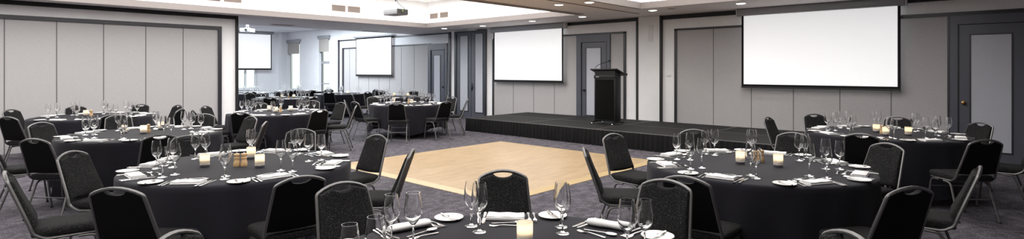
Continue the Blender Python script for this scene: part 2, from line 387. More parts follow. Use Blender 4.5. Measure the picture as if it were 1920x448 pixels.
for (a, c, i0, i1, z0v, z1v) in ((858, 884.2, 864, 878.5, 208, 66.5), (885, 909.2, 892.5, 906.5, 209.5, 64.5)):
    lf = MB().box(XW-.03, XW-.001, wy(c), wy(a), 0.004, zt-.075).build('leaf', 'door', root)
    ya, yb = wy(i1), wy(i0); za, zb = wz(885, z0v), wz(885, z1v); g = .022
    MB().box(XW-.034, XW-.0305, ya, yb, za, zb).build('inset_panel', 'door_panel', lf)
    MB().box(XW-.042, XW-.0305, ya-g, ya, za-g, zb+g).box(XW-.042, XW-.0305, yb, yb+g, za-g, zb+g).box(XW-.042, XW-.0305, ya, yb, za-g, za).box(XW-.042, XW-.0305, ya, yb, zb, zb+g).build('inset_bead', 'trim', lf)
y, z = on_x(886.5, 163, XW)
MB().rbox(XW-.05, XW-.0305, y-.02, y+.02, z-.12, z+.12, .006).rbox(XW-.085, XW-.05, y-.012, y+.012, z-.012, z+.012, .004).rbox(XW-.10, XW-.085, y-.10, y+.012, z-.012, z+.012, .004).build('handle', 'trim_black', root)
struct(MB().box(XW-.05, XW-.0005, wy(1950), wy(1768), 0.0005, .022).build('baseboard_right', 'wall'), 'pale threshold strip under the grey door')

# windows of the room beyond
def window(n, ya, yb, za, zb, blind_z, rails, frame_m, label, blind_top=None):
    root = bpy.data.objects.new('window_%d' % n, None); C.objects.link(root); struct(root, label)
    b = MB(); g = .05; x = XW+.06
    b.box(x, x+.06, ya, ya+g, za, zb).box(x, x+.06, yb-g, yb, za, zb).box(x, x+.06, ya+g, yb-g, za, za+g).box(x, x+.06, ya+g, yb-g, zb-g, zb)
    for (r0, r1) in rails: b.box(x-.02, x+.06, ya+g, yb-g, r0, r1)
    b.build('window_frame', frame_m, root)
    MB().box(x+.02, x+.03, ya+g, yb-g, za+g, zb-g).build('pane', 'pane', root)
    MB().box(XW-.02, XW-.0005, ya-.07, ya, za-.05, zb+.07).box(XW-.02, XW-.0005, yb, yb+.07, za-.05, zb+.07).box(XW-.02, XW-.0005, ya, yb, zb, zb+.07).box(XW-.09, XW-.0005, ya-.1, yb+.1, za-.06, za).build('window_sill', 'sash', root)
    MB().box(XW-.05, XW-.04, ya+.02, yb-.02, blind_z, zb+.03).build('blind', 'blind', root)
    MB().rbox(XW-.10, XW-.021, ya-.06, yb+.06, zb+.02, zb+.16, .01).build('blind_box', 'case', root)
window(1, w2[0], w2[1], w2z[0], w2z[1], wz(552, 101), [], 'sash', 'narrow window with a beige blind half down')
window(2, w3[0], w3[1], w3z[0], w3z[1], wz(609, 97), [(wz(609, 119.5), wz(609, 115)), (wz(609, 158), wz(609, 156))], 'sash_grey', 'tall window with a beige blind and white rail')
root = bpy.data.objects.new('window_3', None); C.objects.link(root); struct(root, 'bright window below the far screen')
b = MB(); g = .06; y = YF+.06
b.box(f1[0], f1[0]+g, y, y+.06, f1z[0], f1z[1]).box(f1[1]-g, f1[1], y, y+.06, f1z[0], f1z[1]).box(f1[0]+g, f1[1]-g, y, y+.06, f1z[0], f1z[0]+g).box(f1[0]+g, f1[1]-g, y, y+.06, f1z[1]-g, f1z[1])
cxm = (f1[0]+f1[1])/2; b.box(cxm-.04, cxm+.04, y, y+.06, f1z[0]+g, f1z[1]-g)
b.build('window_frame', 'sash', root); MB().box(f1[0]+g, f1[1]-g, y+.02, y+.03, f1z[0]+g, f1z[1]-g).build('pane', 'pane', root)
MB().box(f1[0]-.1, f1[1]+.1, YF-.08, YF-.0005, f1z[0]-.05, f1z[0]).box(f1[1], f1[1]+.08, YF-.02, YF-.0005, f1z[0], f1z[1]).build('window_sill', 'sash', root)

# ------------------------------------------------------------------ projection screens
def screen(p0, p1, z0, z1, case, label, mount, axis='x'):
    # p0..p1 along the wall (near..far), fabric between z0 and z1; built facing -X (or -Y)
    root = thing('projection_screen', (0, 0, 0), 0, label=label, cat='screen', group='projection screens')
    X = XW-mount if axis == 'x' else YF-mount
    def bx(b, d0, d1, a0, a1, c0, c1):
        return b.box(X+d0, X+d1, a0, a1, c0, c1) if axis == 'x' else b.box(a0, a1, X+d0, X+d1, c0, c1)
    o = bx(MB(), -.002, .002, p0, p1, z0, z1).build('screen_fabric', 'screen', root)
    b = MB(); g = .045
    bx(b, -.004, .003, p0-g, p0, z0-g, z1+g); bx(b, -.004, .003, p1, p1+g, z0-g, z1+g); bx(b, -.004, .003, p0, p1, z1, z1+g); bx(b, -.004, .003, p0, p1, z0-g, z0)
    b.build('border_frame', 'screen_black', o)
    b = MB(); bx(b, -.022, .02, p0-g, p1+g, z0-g-.035, z0-g-.0002); b.build('bottom_bar', 'trim_black', root)
    b = MB(); c0, c1 = case
    if axis == 'x': b.rbox(X-.075, X+.075, p0-.12, p1+.12, c0, c1, .02)
    else: b.rbox(p0-.12, p1+.12, X-.075, X+.075, c0, c1, .02)
    cs = b.build('case', 'case', root)
    b = MB()
    for pe in (p0-.14, p1+.12):
        if axis == 'x': b.rbox(X-.08, X+.08, pe, pe+.02, c0-.004, c1+.004, .008)
        else: b.rbox(pe, pe+.02, X-.08, X+.08, c0-.004, c1+.004, .008)
    b.build('end_cap', 'plastic', cs)
    return root
X = XW-.16
def sy(u): return on_x(u, 0, X)[0]
def sz(u, v): return on_x(u, v, X)[1]
screen(sy(1683), sy(1394.5), sz(1500, 159.5), sz(1394, 24), (H-.155, H-.001), 'large blank white projection screen on the right wall beside the grey door', .16)
screen(sy(1053.5), sy(927.5), sz(990, 150.2), sz(990, 56.5), (H-.16, H-.001), 'blank white projection screen behind the stage left of the lectern', .16)
X = XW-.10
screen(sy(733.5), sy(668.5), sz(700, 139.5), sz(700, 72), (sz(700, 69.5), sz(700, 66.5)), 'blank white projection screen on the panelled wall of the far room', .10)
X = YF-.42
screen(on_y(427, 0, X)[0], on_y(507.5, 0, X)[0], on_y(480, 128, X)[1], on_y(480, 64, X)[1], (on_y(480, 63.2, X)[1], HF-.002), 'blank white projection screen above the bright far window', .42, 'y')

# ------------------------------------------------------------------ ceiling fittings
dl = None
def downlight(u, v, label, lit=True):
    x, y = at(u, v, H)
    r = thing('downlight', (x, y, H), 0, label=label, cat='ceiling light', group='round recessed downlights')
    MB().lathe([(.088, -.001), (.105, -.001), (.109, -.007), (.102, -.012), (.090, -.010), (.088, -.001)], 28).build('trim_ring', 'plastic', r)
    MB().lathe([(0, -.020), (.05, -.018), (.078, -.012), (.0875, -.004), (.0875, -.0012), (0, -.0012)], 28).build('lens', 'lens' if lit else 'plastic', r)
    if lit:
        la = bpy.data.lights.new('downlight_beam', 'SPOT'); la.energy = 42; la.spot_size = R(100); la.spot_blend = .7; la.shadow_soft_size = .05; la.color = (1, .93, .85)
        lo = bpy.data.objects.new('downlight_beam', la); lo.location = (x, y, H-.03); C.objects.link(lo)
downlight(833, 53, 'lit round downlight in the soffit above the slate double door')
downlight(905, 48, 'lit round downlight above the left end of the screen behind the stage')
downlight(998, 39, 'lit round downlight above the middle of the screen behind the stage')
downlight(1092, 31, 'lit round downlight in the soffit above the door behind the lectern')
downlight(1224, 19, 'lit round downlight above the pale pilaster right of the lectern')
downlight(1389, 6, 'lit round downlight at the left end of the large screen case')
downlight(1048, 8.5, 'lit round downlight left of the track groove on the ceiling beam')
downlight(1105, 4, 'lit round downlight right of the track groove on the ceiling beam')
downlight(675, 54.5, 'unlit round downlight in the soffit over the opening to the far room', False)

def vent(kind, ua, ub, vt, vb, label):
    # rectangular slatted grille on a recess face
    if kind == 'y': X = c1[3]+.16; a0, a1 = on_y(ua, 0, X)[0], on_y(ub, 0, X)[0]; z1 = on_y((ua+ub)/2, vt, X)[1]; z0 = on_y((ua+ub)/2, vb, X)[1]
    else: X = c1[1]+.16; a0, a1 = on_x(ub, 0, X)[0], on_x(ua, 0, X)[0]; z1 = on_x((ua+ub)/2, vt, X)[1]; z0 = on_x((ua+ub)/2, vb, X)[1]
    def bx(b, d0, d1, p0, p1, q0, q1): return b.box(X-d1, X-d0, p0, p1, q0, q1) if kind == 'x' else b.box(p0, p1, X-d1, X-d0, q0, q1)
    root = thing('air_vent', ((X, (a0+a1)/2, z0) if kind == 'x' else ((a0+a1)/2, X, z0)), 0, label=label, cat='vent', group='air vents in the ceiling recess')
    inv = Matrix.Translation(-Vector(root.location))
    def bd(b, n, m):
        o = b.build(n, m, root); o.data.transform(inv); return o
    g = .018
    bd(bx(MB(), .001, .006, a0+g, a1-g, z0+g, z1-g), 'backing', 'vent_dark')
    b = MB(); bx(b, .001, .02, a0, a0+g, z0, z1); bx(b, .001, .02, a1-g, a1, z0, z1); bx(b, .001, .02, a0+g, a1-g, z0, z0+g); bx(b, .001, .02, a0+g, a1-g, z1-g, z1)
    bd(b, 'vent_frame', 'vent_frame')
    b = MB(); n = 7
    for k in range(n):
        z = z0+g+(z1-z0-2*g)*(k+.5)/n; bx(b, .0065, .016, a0+g, a1-g, z-.009, z+.007)
    bd(b, 'slats', 'vent')
vent('y', 382, 414, -6, 3, 'leftmost taupe vent, cut by the top edge of the photo')
vent('y', 417.5, 453.5, -4, 6, 'second taupe vent from the left, cut by the top edge')
vent('y', 620.5, 648, 8.6, 22.5, 'left one of the vent pair left of the hanging projector')
vent('y', 650.5, 675.5, 11.3, 24.8, 'right one of the vent pair left of the hanging projector')
vent('x', 806.5, 822.2, 24.5, 36, 'left one of the vent pair right of the hanging projector')
vent('x', 825.2, 841.5, 22, 34, 'right one of the vent pair right of the hanging projector')
# flat grilles and small fittings under the soffit
def soffit_grille(u, v, w, d, label):
    x, y = at(u, v, H); r = thing('ceiling_grille', (x, y, H), 0, label=label, cat='vent', group='dark grilles in the soffit over the opening')
    MB().box(-w/2, w/2, -d/2, d/2, -.006, -.0005).build('backing', 'vent_dark', r)
    b = MB(); g = .02
    b.box(-w/2-g, w/2+g, -d/2-g, -d/2, -.012, -.0005).box(-w/2-g, w/2+g, d/2, d/2+g, -.012, -.0005).box(-w/2-g, -w/2, -d/2, d/2, -.012, -.0005).box(w/2, w/2+g, -d/2, d/2, -.012, -.0005)
    b.build('grille_frame', 'ceiling', r)
    b = MB()
    for k in range(6): yy = -d/2+d*(k+.5)/6; b.box(-w/2, w/2, yy-.008, yy+.008, -.011, -.0065)
    b.build('slats', 'vent', r)
soffit_grille(530, 46.3, .62, .24, 'dark slatted grille in the soffit near the left corner of the opening')
soffit_grille(694, 58, .62, .24, 'dark slatted grille in the soffit above the far room screen')
x, y = at(1259, 16.3, H); r = thing('ceiling_speaker', (x, y, H), 0, label='small flush brown ceiling speaker right of the downlight over the pilaster', cat='speaker')
MB().lathe([(0, -.006), (.07, -.005), (.082, -.001), (0, -.001)], 24).build('grille', 'vent', r); MB().lathe([(.083, -.001), (.094, -.001), (.094, -.006), (.083, -.007), (.083, -.001)], 24).build('bezel', 'vent_frame', r)
x, y = on_x(885, 55, XW-.2)[0], 0; yy = on_x(885, 55, XW-.25)[0]
r = thing('emergency_ceiling_light', (XW-.25, yy, H), PI/2, label='pale flush emergency light on the soffit over the double door', cat='light')
MB().rbox(-.20, .20, -.06, .06, -.05, -.001, .012).build('housing', 'plastic', r); MB().rbox(-.17, .17, -.045, .045, -.058, -.0505, .003).build('diffuser', 'pane', r)

def projector(loc, rz, pole_top, label, s=1., white=False):
    r = thing('projector', loc, rz, label=label, cat='projector', group='ceiling projectors')
    MB().rbox(-.22*s, .22*s, -.16*s, .16*s, -.065*s, .065*s, .02*s, 3).build('body', 'plastic' if white else 'case', r)
    b = MB()
    for k in range(7): b.box(.2205*s, .225*s, -.13*s+k*.036*s, -.112*s+k*.036*s, -.04*s, .035*s)
    b.build('rear_vents', 'plastic_dark', r)
    b = MB(); b.box(.2202*s, .224*s, -.14*s, .14*s, -.052*s, .05*s); b.build('connector_panel', 'plastic_dark', r)
    b = MB(); b.rbox(.2245*s, .24*s, -.025*s, .012*s, -.005*s, .035*s, .006*s); b.build('cable_plug', 'green' if not white else 'plastic', r)
    b = MB(); b.lathe([(0, 0), (.045*s, 0), (.045*s, .05*s), (.036*s, .05*s), (.033*s, .03*s), (0, .025*s)], 24); o = b.build('lens', 'plastic_dark', r); o.rotation_euler = (0, -PI/2, 0); o.location = (-.20*s, -.07*s, 0)
    b = MB(); b.rbox(-.09*s, .09*s, -.07*s, .07*s, .066*s, .085*s, .005*s)
    for sx in (-1, 1): b.tube([(sx*.08*s, 0, .08*s), (sx*.05*s, 0, .15*s), (sx*.02*s, 0, .17*s)], .011*s, 8)
    b.lathe([(0, .16*s), (.045*s, .16*s), (.05*s, .19*s), (.035*s, .22*s), (0, .22*s)], 16)
    b.build('bracket', 'plastic', r)
    MB().tube([(0, 0, .22*s), (0, 0, pole_top-loc[2])], .016, 10).build('pole', 'plastic_dark' if not white else 'plastic', r)
    b = MB(); b.tube([(.235*s, 0, .02*s), (.26*s, .02*s, .06*s), (.15*s, .02*s, .13*s), (.05*s, .01*s, .2*s), (.022, .01, .35*s)], .006, 6); b.build('cable', 'plastic_dark', r)
d = 11.4; x, y = cam2w((742-CX)/F_PX*d, d)
projector((x, y, EYE+(CY-23)*d/F_PX), R(-86), HC, 'grey projector hanging from the ceiling recess above the dance floor')
d = 18.0; x, y = cam2w((464-CX)/F_PX*d, d)
projector((x, y, EYE+(CY-57)*d/F_PX), R(40), HF, 'white projector hanging in the far room before its left screen', .95, True)
# switch plate and pale upright rectangle on the pilaster
yy, zz = on_x(1254, 141, XW); r = thing('light_switch', (XW, yy, zz), 0, label='small white switch plate on the pale wall right of the lectern', cat='switch')
MB().rbox(-.012, -.0005, -.058, .058, -.036, .036, .004).build('plate', 'plastic', r); MB().rbox(-.016, -.0121, -.03, -.005, -.015, .015, .002).build('rocker', 'plastic', r); MB().rbox(-.016, -.0121, .005, .03, -.015, .015, .002).build('rocker', 'plastic', r)
yy, zz = on_x(1220, 63, XW-.06); r = thing('wall_plate', (XW-.06, yy, zz), 0, label='pale upright cover high on the pilaster right of the lectern', cat='plate')
MB().rbox(-.010, -.0005, -.065, .065, -.20, .20, .004).build('slab', 'plastic', r)  # flat pale rectangle set on the pilaster face
MB().lathe([(0, .0), (.008, 0), (.007, .003), (0, .004)], 12).build('stud', 'chrome', r).location = (-.0102, 0, .17)

# ------------------------------------------------------------------ dance floor and stage
dx0, dx1, dy0, dy1 = 4.60, 8.60, 4.42, 8.26
r = thing('dance_floor', ((dx0+dx1)/2, (dy0+dy1)/2, 0), 0, label='square blond parquet dance floor laid on the dark carpet', cat='dance floor')
w, d = (dx1-dx0)/2, (dy1-dy0)/2
MB().box(-w+.13, w-.13, -d+.13, d-.13, .0005, .022).build('parquet', 'parquet', r)
for k, (a, b_) in enumerate((((-w, -d), (w, -d)), ((w, -d), (w, d)), ((w, d), (-w, d)), ((-w, d), (-w, -d)))):
    a = Vector((*a, 0)); b2 = Vector((*b_, 0)); t = (b2-a).normalized(); n = Vector((-t.y, t.x, 0))
    p = [a, b2, b2-t*.13+n*.13, a+t*.13+n*.13]
    vs = [Vector((q.x, q.y, .0005)) for q in p]+[Vector((q.x, q.y, z)) for q, z in zip(p, (.006, .006, .022, .022))]
    MB().add(vs, [(3, 2, 1, 0), (4, 5, 6, 7), (0, 1, 5, 4), (1, 2, 6, 5), (2, 3, 7, 6), (3, 0, 4, 7)]).build('edge_ramp', 'parquet_edge', r)

sx0, sx1, sy0, sy1 = 9.56, XW-.07, 2.35, 10.45
r = thing('stage', ((sx0+sx1)/2, (sy0+sy1)/2, 0), 0, label='low black stage with pleated skirt against the pale right wall', cat='stage')
ox, oy = (sx0+sx1)/2, (sy0+sy1)/2
nY = 4; hx = (sx1-sx0)/2
for i in range(2):
    for j in range(nY):
        a0 = sx0-ox+i*hx+.006; a1 = sx0-ox+(i+1)*hx-.006; b0 = sy0-oy+j*(sy1-sy0)/nY+.006; b1 = sy0-oy+(j+1)*(sy1-sy0)/nY-.006
        o = MB().box(a0+.012, a1-.012, b0+.012, b1-.012, ST-.05, ST).build('deck_panel', 'stage', r)
        MB().box(a0, a0+.0119, b0, b1, ST-.06, ST-.001).box(a1-.0119, a1, b0, b1, ST-.06, ST-.001).box(a0+.012, a1-.012, b0, b0+.0119, ST-.06, ST-.001).box(a0+.012, a1-.012, b1-.0119, b1, ST-.06, ST-.001).build('deck_edge', 'stage_edge', o)
def pleats(p0, p1, z0, z1, n, amp, out):
    p0 = Vector(p0); p1 = Vector(p1); out = Vector(out); pr = [(0, 0), (.30, .3), (.45, 1), (.62, .95), (.72, .3)]
    cols = []
    for i in range(n):
        for (t, a) in pr: cols.append((i+t, a*random.uniform(.7, 1.1)))
    cols.append((n, 0)); rows = 5; vs = []; fs = []
    for rr in range(rows):
        q = rr/(rows-1); z = z0+(z1-z0)*q
        for (t, a) in cols:
            sway = math.sin(t*1.7)*.012*(1-q)
            p = p0+(p1-p0)*(min(max(t/n, 0), 1)) + out*(a*amp*(.55+.6*(1-q))+.006+sway*.5); vs.append((p.x, p.y, z))
    m_ = len(cols)
    for rr in range(rows-1):
        for i in range(m_-1): fs.append((rr*m_+i, rr*m_+i+1, (rr+1)*m_+i+1, (rr+1)*m_+i))
    return MB().add(vs, fs, True)
pleats((sx0-ox, sy0-oy, 0), (sx0-ox, sy1-oy, 0), .004, ST-.012, 78, .055, (-1, 0, 0)).build('skirt', 'skirt', r, 80)
pleats((sx0-ox, sy1-oy, 0), (sx1-ox, sy1-oy, 0), .004, ST-.012, 26, .05, (0, 1, 0)).build('skirt', 'skirt', r, 80)
pleats((sx0-ox, sy0-oy, 0), (sx1-ox, sy0-oy, 0), .004, ST-.012, 26, .05, (0, -1, 0)).build('skirt', 'skirt', r, 80)

# lectern, front (local -Y) to the room
lxp, lyp = at(1136, 233.5, ST)
r = thing('lectern', (lxp+.1, lyp+.02, ST+.001), -PI/2, label='tall black lectern with gooseneck microphone standing on the stage', cat='lectern')
# local: +X along the front (to the viewer's right = -Y world), front faces -Y local -> world -X
b = MB(); b.rbox(-.28, .28, -.12, .12, .075, 1.12, .006); b.build('cabinet', 'lectern', r)
MB().rbox(-.245, .245, -.126, -.1205, .12, 1.03, .003).build('front_panel', 'mesh', r)
MB().rbox(-.285, .285, -.135, -.1205, 1.05, 1.12, .004).build('front_rail', 'lectern', r)
o = MB().box(-.225, -.135, -.1385, -.1352, 1.075, 1.096).build('badge', 'lectern', r)
b = MB()
for k, w_ in enumerate((.008, .006, .007, .008, .005, .008, .006)): b.box(-.221+k*.012, -.221+k*.012+w_, -.1392, -.1386, 1.079, 1.092)
o2 = b.build('badge_lettering', 'plastic', o)
tilt = Matrix.Translation((0, 0, 1.205)) @ Matrix.Rotation(R(-18), 4, 'X')
MB().rbox(-.36, .36, -.19, .28, -.014, .014, .006, 2, tilt).build('reading_top', 'lectern', r)
MB().rbox(-.36, .36, .265, .285, .0142, .045, .004, 2, tilt).build('book_stop', 'lectern', r)
b = MB(); vs = []
for x in (-.27, .27):
    vs += [(x, -.115, 1.118), (x, .115, 1.118), (x, .115, 1.205-.115*math.tan(R(18))-.016), (x, -.115, 1.205+.115*math.tan(R(18))-.016)]
MB().add(vs, [(0, 1, 2, 3), (4, 7, 6, 5), (0, 4, 5, 1), (1, 5, 6, 2), (2, 6, 7, 3), (3, 7, 4, 0)]).build('neck', 'lectern', r)
for sx in (-1, 1):
    ft = MB().rbox(sx*.27-.03, sx*.27+.03, -.25, .25, .045, .075, .008).build('foot', 'lectern', r)
    for yy in (-.22, .22):
        b = MB(); b.tube([(sx*.27-.014, yy, .0225), (sx*.27+.014, yy, .0225)], .0225, 14); b.build('caster', 'chrome', ft)
mic = MB(); pth = [(-.27, -.10, 1.235), (-.27, -.08, 1.31), (-.245, -.02, 1.36), (-.16, .05, 1.40), (-.05, .12, 1.445)]
mic.tube(fillet(pth, .08, 5), .006, 8); g = mic.build('microphone', 'lectern', r)
MB().tube([(-.06, .113, 1.44), (-.045, .123, 1.448), (-.01, .145, 1.462)], [.007, .014, .012], 12).build('microphone_head', 'mesh', g)

# ------------------------------------------------------------------ chair
def chair_proto():
    r = bpy.data.objects.new('banquet_chair', None); C.objects.link(r)
    zb, zs, zc = .505, .827, .872                        # pad bottom, shoulders, crown
    yb = lambda z: -.195-.36*(z-.47)                     # lean of the back
    hw = lambda z: .194-.030*(z-.50)/.315
    def crown(x): return zs+(zc-zs)*(1-(x/.164)**2)
    # frame: seat rails, back uprights and crown in one bent tube
    half = [(.182, .17, .412), (.190, -.13, .412), (.196, yb(.47), .455), (hw(zb), yb(zb), zb), (hw(zs), yb(zs), zs)]
    left = fillet(half+[(.10, yb(crown(.10)), crown(.10))], [0, .03, .07, .02, .018, 0], 5)[:-1]
    cr = [(x, yb(crown(x)), crown(x)) for x in (.12, .08, .04, 0)]
    right = [(-p[0], p[1], p[2]) for p in left]
    path = [tuple(p) for p in left]+cr+[(-x, y, z) for x, y, z in cr[:-1]][::-1]+right[::-1]
    MB().tube(path, .0115, 8, .0115).build('back_frame', 'frame', r)
    # backrest outline with hand-hole notch under the crown
    out = []; g = .008
    n = 8
    for k in range(n+1): z = zb+(zs-zb)*k/n; out.append((hw(z)-g, z))
    for x in (.140, .12, .09, .068): out.append((x, crown(x)-.012))
    for k in range(1, 9):
        a = PI*k/9; out.append((.066*math.cos(a), crown(.06)-.012-.027*math.sin(a)))
    for x in (.068, .09, .12, .140): out.append((-x, crown(x)-.012))
    for k in range(n, -1, -1): z = zb+(zs-zb)*k/n; out.append((-hw(z)+g, z))
    for k in range(1, 8): x = -.18+.36*k/8; out.append((x, zb-.008*(1-(x/.18)**2)))
    cxo, czo = 0, .66
    def ring(off, sc): return [(x*sc, yb(z)+off, czo+(z-czo)*sc) for x, z in out]
    MB().rings([ring(.002, 1), ring(.018, 1), ring(.030, .975), ring(.035, .93), ring(.038, .80)], cap0=True).build('backrest', 'fabric', r, 50)
    MB().rings([ring(-.010, .985), ring(-.006, 1), ring(.0015, 1)]).build('back_panel', 'vinyl', r, 40)
    # seat cushion
    so = []
    W, Wb, D0, D1, cr_ = .212, .19, -.205, .205, .06
    corners = [(-Wb, D0, .04), (Wb, D0, .04), (W, D1, .075), (-W, D1, .075)]
    for i, (x, y, rad) in enumerate(corners):
        p = Vector((x, y)); a = Vector(corners[i-1][:2]); c = Vector(corners[(i+1) % 4][:2])
        q0 = p+(a-p).normalized()*rad; q1 = p+(c-p).normalized()*rad
        for k in range(6): t = k/5; q = q0*(1-t)**2+p*2*t*(1-t)+q1*t*t; so.append((q.x, q.y))
    def sring(z, sc): return [(x*sc, (y-.01)*sc+.01, z) for x, y in so]
    MB().rings([sring(.424, .93), sring(.428, .985), sring(.440, 1.0), sring(.462, 1.0), sring(.475, .975), sring(.482, .92), sring(.487, .75), sring(.488, .4)]).build('seat', 'fabric', r, 50)
    b = MB(); b.tube([(-.184, .12, .409), (.184, .12, .409)], .009, 8).tube([(-.192, -.11, .409), (.192, -.11, .409)], .009, 8)
    b.rbox(-.18, .18, -.16, .18, .4135, .4235, .004); b.build('seat_frame', 'frame', r)
    for sx in (-1, 1):
        lg = MB().tube(fillet([(sx*.186, .05, .398), (sx*.186, .165, .394), (sx*.200, .205, .014)], .05, 5), .0105, 8).build('leg', 'frame', r)
        MB().tube([(sx*.200, .205, .0), (sx*.1995, .2035, .018)], .0135, 8).build('foot_cap', 'rubber', lg)
        lg = MB().tube(fillet([(sx*.190, -.02, .398), (sx*.190, -.115, .392), (sx*.206, -.245, .014)], .04, 5), .0105, 8).build('leg', 'frame', r)
        MB().tube([(sx*.206, -.245, .0), (sx*.2055, -.243, .018)], .0135, 8).build('foot_cap', 'rubber', lg)
    MB().tube([(-.196, -.170, .23), (.196, -.170, .23)], .008, 8).build('stretcher', 'frame', r)
    MB().tube([(-.190, .177, .30), (.190, .177, .30)], .008, 8).build('stretcher', 'frame', r)
    return r
CH = chair_proto(); used = [False]
POS = ['right', 'far right', 'far', 'far left', 'left', 'near left', 'near', 'near right']
def put_chair(u, v, tc, pos, table, yaw=0, rmin=1.47):
    d = F_PX*(EYE-.88)/(v-CY); cx = (u-CX)/F_PX*d
    rel = Vector((cx-tc[0], d-tc[1])); rr = rel.length
    if rr < rmin: rel *= rmin/rr
    p = Vector(tc)+rel; ang = math.atan2(rel.y, rel.x)
    fac = -rel.normalized()
    a2 = math.atan2(fac.y, fac.x)+R(yaw); fac = Vector((math.cos(a2), math.sin(a2)))
    p = p+fac*.335
    wx, wy_ = cam2w(p.x, p.y); fx_, fy_ = cam2w(fac.x, fac.y)
    if used[0]: c = dup(CH)
    else: c = CH; used[0] = True
    c.location = (wx, wy_, 0); c.rotation_euler = (0, 0, math.atan2(fy_, fx_)-PI/2)
    tag(c, 'black upholstered banquet chair on the %s side of the %s' % (POS[pos], table), 'chair', 'chairs around the '+table)
    return ang

# ------------------------------------------------------------------ tableware prototypes (unlinked until copied)
TZ = .757
def proto(o):
    def un(x):
        for ch in list(x.children): un(ch)
        C.objects.unlink(x)
    un(o); return o
def wine_glass(h, rb, name):
    k = h/.25
    outp = [(0, .0), (.034, .0), (.035, .0015), (.030, .004), (.010, .008), (.0048, .016), (.0042, .05*k), (.0042, .085*k), (.006, .096*k), (.016, .108*k), (rb*.75, .126*k), (rb*.97, .148*k), (rb, .165*k), (rb*.96, .19*k), (rb*.86, .222*k), (rb*.77, h)]
    t = .0016
    inn = [(r-t, z) for r, z in outp[11:]][::-1]+[(rb*.75-t, .128*k), (.014, .1105*k), (.004, .101*k), (0, .1005*k)]
    return MB().lathe(outp+inn, 20).build(name, 'glass', None, 60)
G1 = proto(wine_glass(.25, .042, 'wine_glass')); G2 = proto(wine_glass(.235, .039, 'wine_glass'))
PL = MB().lathe([(0, .004), (.045, .004), (.052, .0065), (.076, .0125), (.080, .0135), (.080, .0115), (.056, .003), (.050, 0), (0, 0)], 32).build('side_plate', 'china', None, 50); proto(PL)
def napkin_proto():
    b = MB(); nx = 10
    for k, (w, l, z0, z1, o) in enumerate(((.055, .105, .0004, .008, 0), (.052, .103, .0082, .0145, .002), (.048, .101, .0147, .020, -.003))):
        secs = []
        for i in range(nx+1):
            x = -l+2*l*i/nx; zz = .0015*math.sin(i*1.3+k); r_ = (z1-z0)/2; zc = (z0+z1)/2
            sec = []
            for a in range(10):
                w_ = 2*PI*a/10; sx = 1 if math.cos(w_) > 0 else -1
                sec.append((x, o+sx*(w-r_)*(1 if abs(math.cos(w_)) > .2 else .0)+math.cos(w_)*r_, max(z0, zc+math.sin(w_)*r_+(zz if z1 > .015 else 0))))
            secs.append(sec)
        b.rings(secs)
    return b.build('napkin', 'linen', None, 60)
NK = proto(napkin_proto())
def roll_proto():
    b = MB(); secs = []
    for i in range(13):
        x = -.115+.23*i/12; r0 = .026+.0015*math.sin(i*.9); f = .75 if i in (0, 12) else 1
        secs.append([(x, math.cos(2*PI*a/14)*r0*1.25*f, .0195+math.sin(2*PI*a/14)*r0*.72*f) for a in range(14)])
    b.rings(secs)
    b.add([(-.112, -.03, .0005), (.112, -.033, .0005), (.112, -.052, .0005), (-.112, -.05, .0005), (-.112, -.03, .006), (.112, -.033, .006), (.112, -.052, .003), (-.112, -.05, .003)],
          [(0, 1, 2, 3), (4, 7, 6, 5), (0, 4, 5, 1), (1, 5, 6, 2), (2, 6, 7, 3), (3, 7, 4, 0)], True)
    return b.build('napkin', 'linen', None, 50)
NR = proto(roll_proto())
# cutlery: along +Y, length about .2
def strip(secs, th):
    # secs: (y, halfwidth, z)
    vs = []; n = len(secs)
    rings = [[(-w, y, z), (0, y, z-.0002), (w, y, z), (w, y, z+th), (0, y, z+th*1.35), (-w, y, z+th)] for y, w, z in secs]
    return rings
def knife(l, name):
    b = MB(); b.rings(strip([(-l/2, .005, .0006), (-l/2+.01, .0085, .0006), (-l*.1, .006, .0012), (-l*.02, .0055, .0012)], .004))
    b.rings(strip([(-l*.02, .0055, .0016), (l*.05, .009, .0014), (l*.3, .0095, .001), (l*.43, .008, .0008), (l*.5, .002, .0008)], .0016)); return b.build(name, 'steel', None, 50)
def fork(l, name):
    b = MB(); b.rings(strip([(-l/2, .005, .0006), (-l/2+.012, .0085, .0006), (-l*.2, .0045, .003), (l*.08, .0035, .006), (l*.18, .0045, .0045), (l*.24, .011, .002), (l*.32, .0115, .001)], .0026))
    for k in range(4):
        x = (k-1.5)*.0062
        b.tube([(x, l*.315, .0022), (x, l*.40, .0024), (x, l*.48, .0050), (x, l*.5, .0062)], [.0019, .0018, .0015, .0008], 6)
    return b.build(name, 'steel', None, 50)
def spoon(l, name):
    b = MB(); b.rings(strip([(-l/2, .005, .0006), (-l/2+.012, .0085, .0006), (-l*.2, .0045, .003), (l*.12, .0035, .0055), (l*.2, .005, .0045)], .0026))
    n = 14; o = []; bw = []
    cy = l*.34; vs = [(0, cy, .0012)]; rr = [(.45, .0018), (.8, .0045), (1, .0075)]
    for q, z in rr:
        for k in range(n): a = 2*PI*k/n; vs.append((.020*q*math.cos(a), cy+.032*q*math.sin(a), z))
    top = len(vs)
    for q, z in rr[::-1]:
        for k in range(n): a = 2*PI*k/n; vs.append((.0195*q*math.cos(a), cy+.0315*q*math.sin(a), z+.0014))
    vs.append((0, cy, .0026)); fs = []
    for k in range(n): fs.append((0, 1+k, 1+(k+1) % n))
    for j in range(5):
        for k in range(n): l_ = (k+1) % n; fs.append((1+j*n+k, 1+j*n+l_, 1+(j+1)*n+l_, 1+(j+1)*n+k))
    for k in range(n): fs.append((1+5*n+k, 1+5*n+(k+1) % n, len(vs)-1))
    b.add(vs, fs, True); return b.build(name, 'steel', None, 50)
